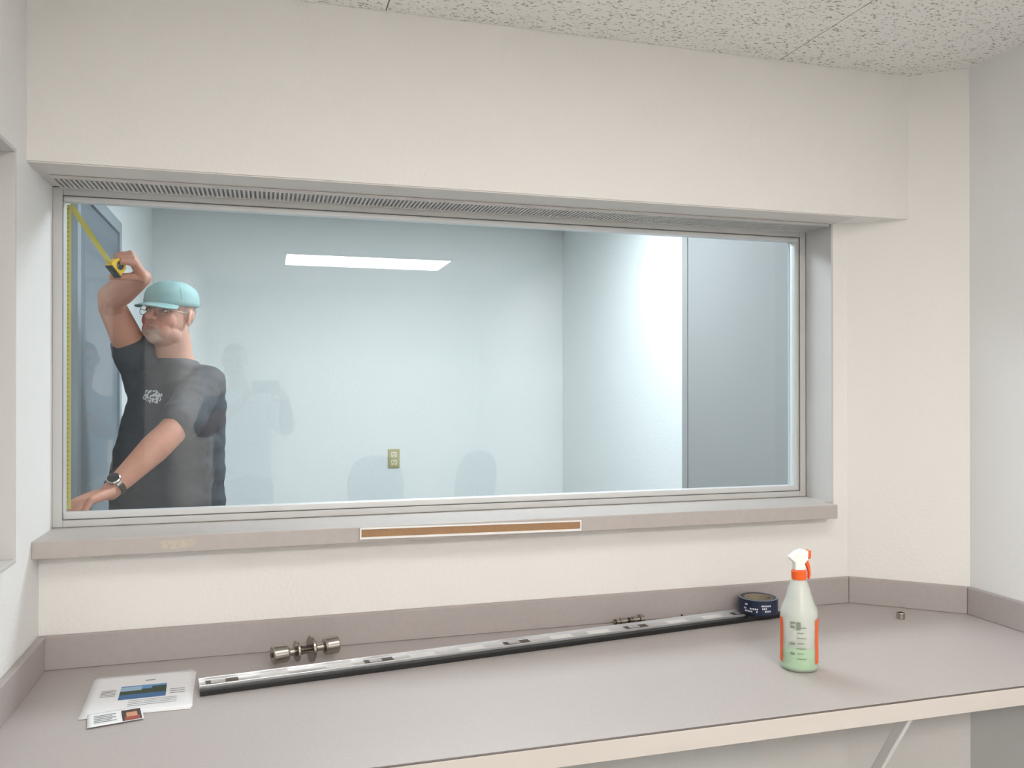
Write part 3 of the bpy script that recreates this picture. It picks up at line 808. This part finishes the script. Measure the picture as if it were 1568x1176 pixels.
# ------------------------------------------------------------ photographer (stands behind the camera, seen as a faint reflection)
ph = empty('photographer', (-.13, -2.88, 0))
PY = math.pi
HM2 = Matrix.Translation((-.19, -2.86, 1.665)) @ Matrix.Rotation(PY, 4, 'Z') @ Matrix.Rotation(math.radians(6), 4, 'X')
bm = bmesh.new(); head_geo(bm, HM2)
addtube(bm, [(-.19, -2.88, 1.63), (-.175, -2.89, 1.54), (-.16, -2.89, 1.46)], [.056, .056, .066], 24)
addrings(bm, [(-.14, -2.88, 1.0, .15, .10, PY), (-.14, -2.88, 1.2, .15, .10, PY), (-.15, -2.88, 1.38, .15, .09, PY), (-.155, -2.88, 1.44, .09, .06, PY)])
pSR = Vector((.03, -2.87, 1.38)); pER = Vector((.13, -2.70, 1.22)); pWR = Vector((.105, -2.51, 1.43))
pSL = Vector((-.33, -2.87, 1.38)); pEL = Vector((-.36, -2.68, 1.22)); pWL = Vector((-.125, -2.52, 1.42))
arm(bm, pSR, pER, pWR); arm(bm, pSL, pEL, pWL)
hand(bm, pWR, (-.25, .75, .5), (-.95, -.1, 0), -1, [(35, 60, 40)] * 4, sc=.8)
hand(bm, pWL, (.25, .75, .5), (.95, -.1, 0), 1, [(35, 60, 40)] * 4, sc=.8)
pb = remesh('body_skin', bm, .0045, 2, M_skin, ph)
paint(pb, HM2, beard=False, hair=(86, 70, 58), hairtop=True)
bm = bmesh.new()
addrings(bm, [(-.14, -2.88, .92, .175, .135, PY), (-.14, -2.88, 1.10, .178, .14, PY), (-.145, -2.88, 1.26, .182, .135, PY), (-.15, -2.88, 1.36, .185, .12, PY), (-.155, -2.88, 1.43, .14, .10, PY), (-.16, -2.885, 1.49, .07, .068, PY)])
for S_, E_ in ((pSR, pER), (pSL, pEL)):
    u = E_ - S_; addtube(bm, [S_ + Vector((-.04 if S_.x > 0 else .04, 0, 0)), S_, S_ + u * .8], [.07, .07, .066], 24)
ps = remesh('t_shirt', bm, .010, 6, shirt_mat('shirt_fabric_light', (196, 206, 214), None), ph); wrinkle(ps)
legs(ph, -.14, -2.88, PY, mat('khaki_trousers', (120, 110, 96), .85), mat('shoe_black', (40, 38, 36), .6))
bm = bmesh.new(); addbox(bm, -.076, .076, -2.436, -2.428, 1.462, 1.536); finish('smartphone', bm, M_black, ph, bevel=.003)

# ------------------------------------------------------------ office chairs behind the camera
M_fab = mat('chair_fabric', (70, 74, 82), .9, bump=(300, .3, .002))
def chair(name, x, y, rot):
    e = empty(name, (x, y, 0)); T = Matrix.Translation((x, y, 0)) @ Matrix.Rotation(rot, 4, 'Z')
    bm = bmesh.new()
    for s in range(5):
        a = s * 2 * math.pi / 5; R = T @ Matrix.Rotation(a, 4, 'Z')
        addprism(bm, [(.03, .085), (.30, .065), (.30, .085), (.03, .12)], -.02, .02, 0, R @ Matrix(((1, 0, 0, 0), (0, 0, -1, 0), (0, 1, 0, 0), (0, 0, 0, 1))))
        Rw = R @ Matrix.Translation((.28, 0, .031)) @ Matrix.Rotation(math.pi / 2, 4, 'X')
        addlathe(bm, [(0, -.022), (.026, -.022), (.030, -.015), (.030, .015), (.026, .022), (0, .022)], Rw, 20)
    addlathe(bm, [(0, .085), (.035, .085), (.035, .20), (.022, .21), (.022, .42), (.09, .425), (.09, .44), (0, .44)], T, 24)
    addtube(bm, [T @ Vector(p) for p in ((0, .08, .435), (0, .24, .44), (0, .29, .50), (0, .27, .72))], [.016] * 4, 10)
    finish('base_and_column', bm, M_black, e)
    bm = bmesh.new(); addrings(bm, [(0, 0, .44, .20, .19, 0), (0, 0, .455, .235, .225, 0), (0, 0, .49, .24, .23, 0), (0, 0, .515, .21, .20, 0)], M=T); finish('seat', bm, M_fab, e, smooth=True, bevel=.004)
    bm = bmesh.new(); Mb = T @ Matrix.Translation((0, .25, .78)) @ Matrix.Rotation(math.radians(82), 4, 'X')
    addrings(bm, [(0, 0, -.030, .17, .20, 0), (0, 0, -.018, .20, .235, 0), (0, 0, .018, .20, .235, 0), (0, 0, .030, .17, .20, 0)], M=Mb)
    finish('backrest', bm, M_fab, e, smooth=True, bevel=.004)
chair('office_chair', .80, -3.55, .2)
chair('office_chair.001', 1.42, -3.75, -.5)

# ------------------------------------------------------------ world, camera
w = D.worlds.new('world'); scene.world = w; w.use_nodes = True
w.node_tree.nodes['Background'].inputs[0].default_value = (.8, .86, .9, 1); w.node_tree.nodes['Background'].inputs[1].default_value = .3
cd = D.cameras.new('camera'); co = D.objects.new('camera', cd); coll.objects.link(co)
co.location = (0, -2.4, 1.5); co.rotation_euler = (math.radians(90.18), 0, math.radians(-16.28))
cd.sensor_width = 36; cd.sensor_fit = 'HORIZONTAL'; cd.lens = 36 * 1290 / 1568; cd.clip_start = .02
scene.camera = co
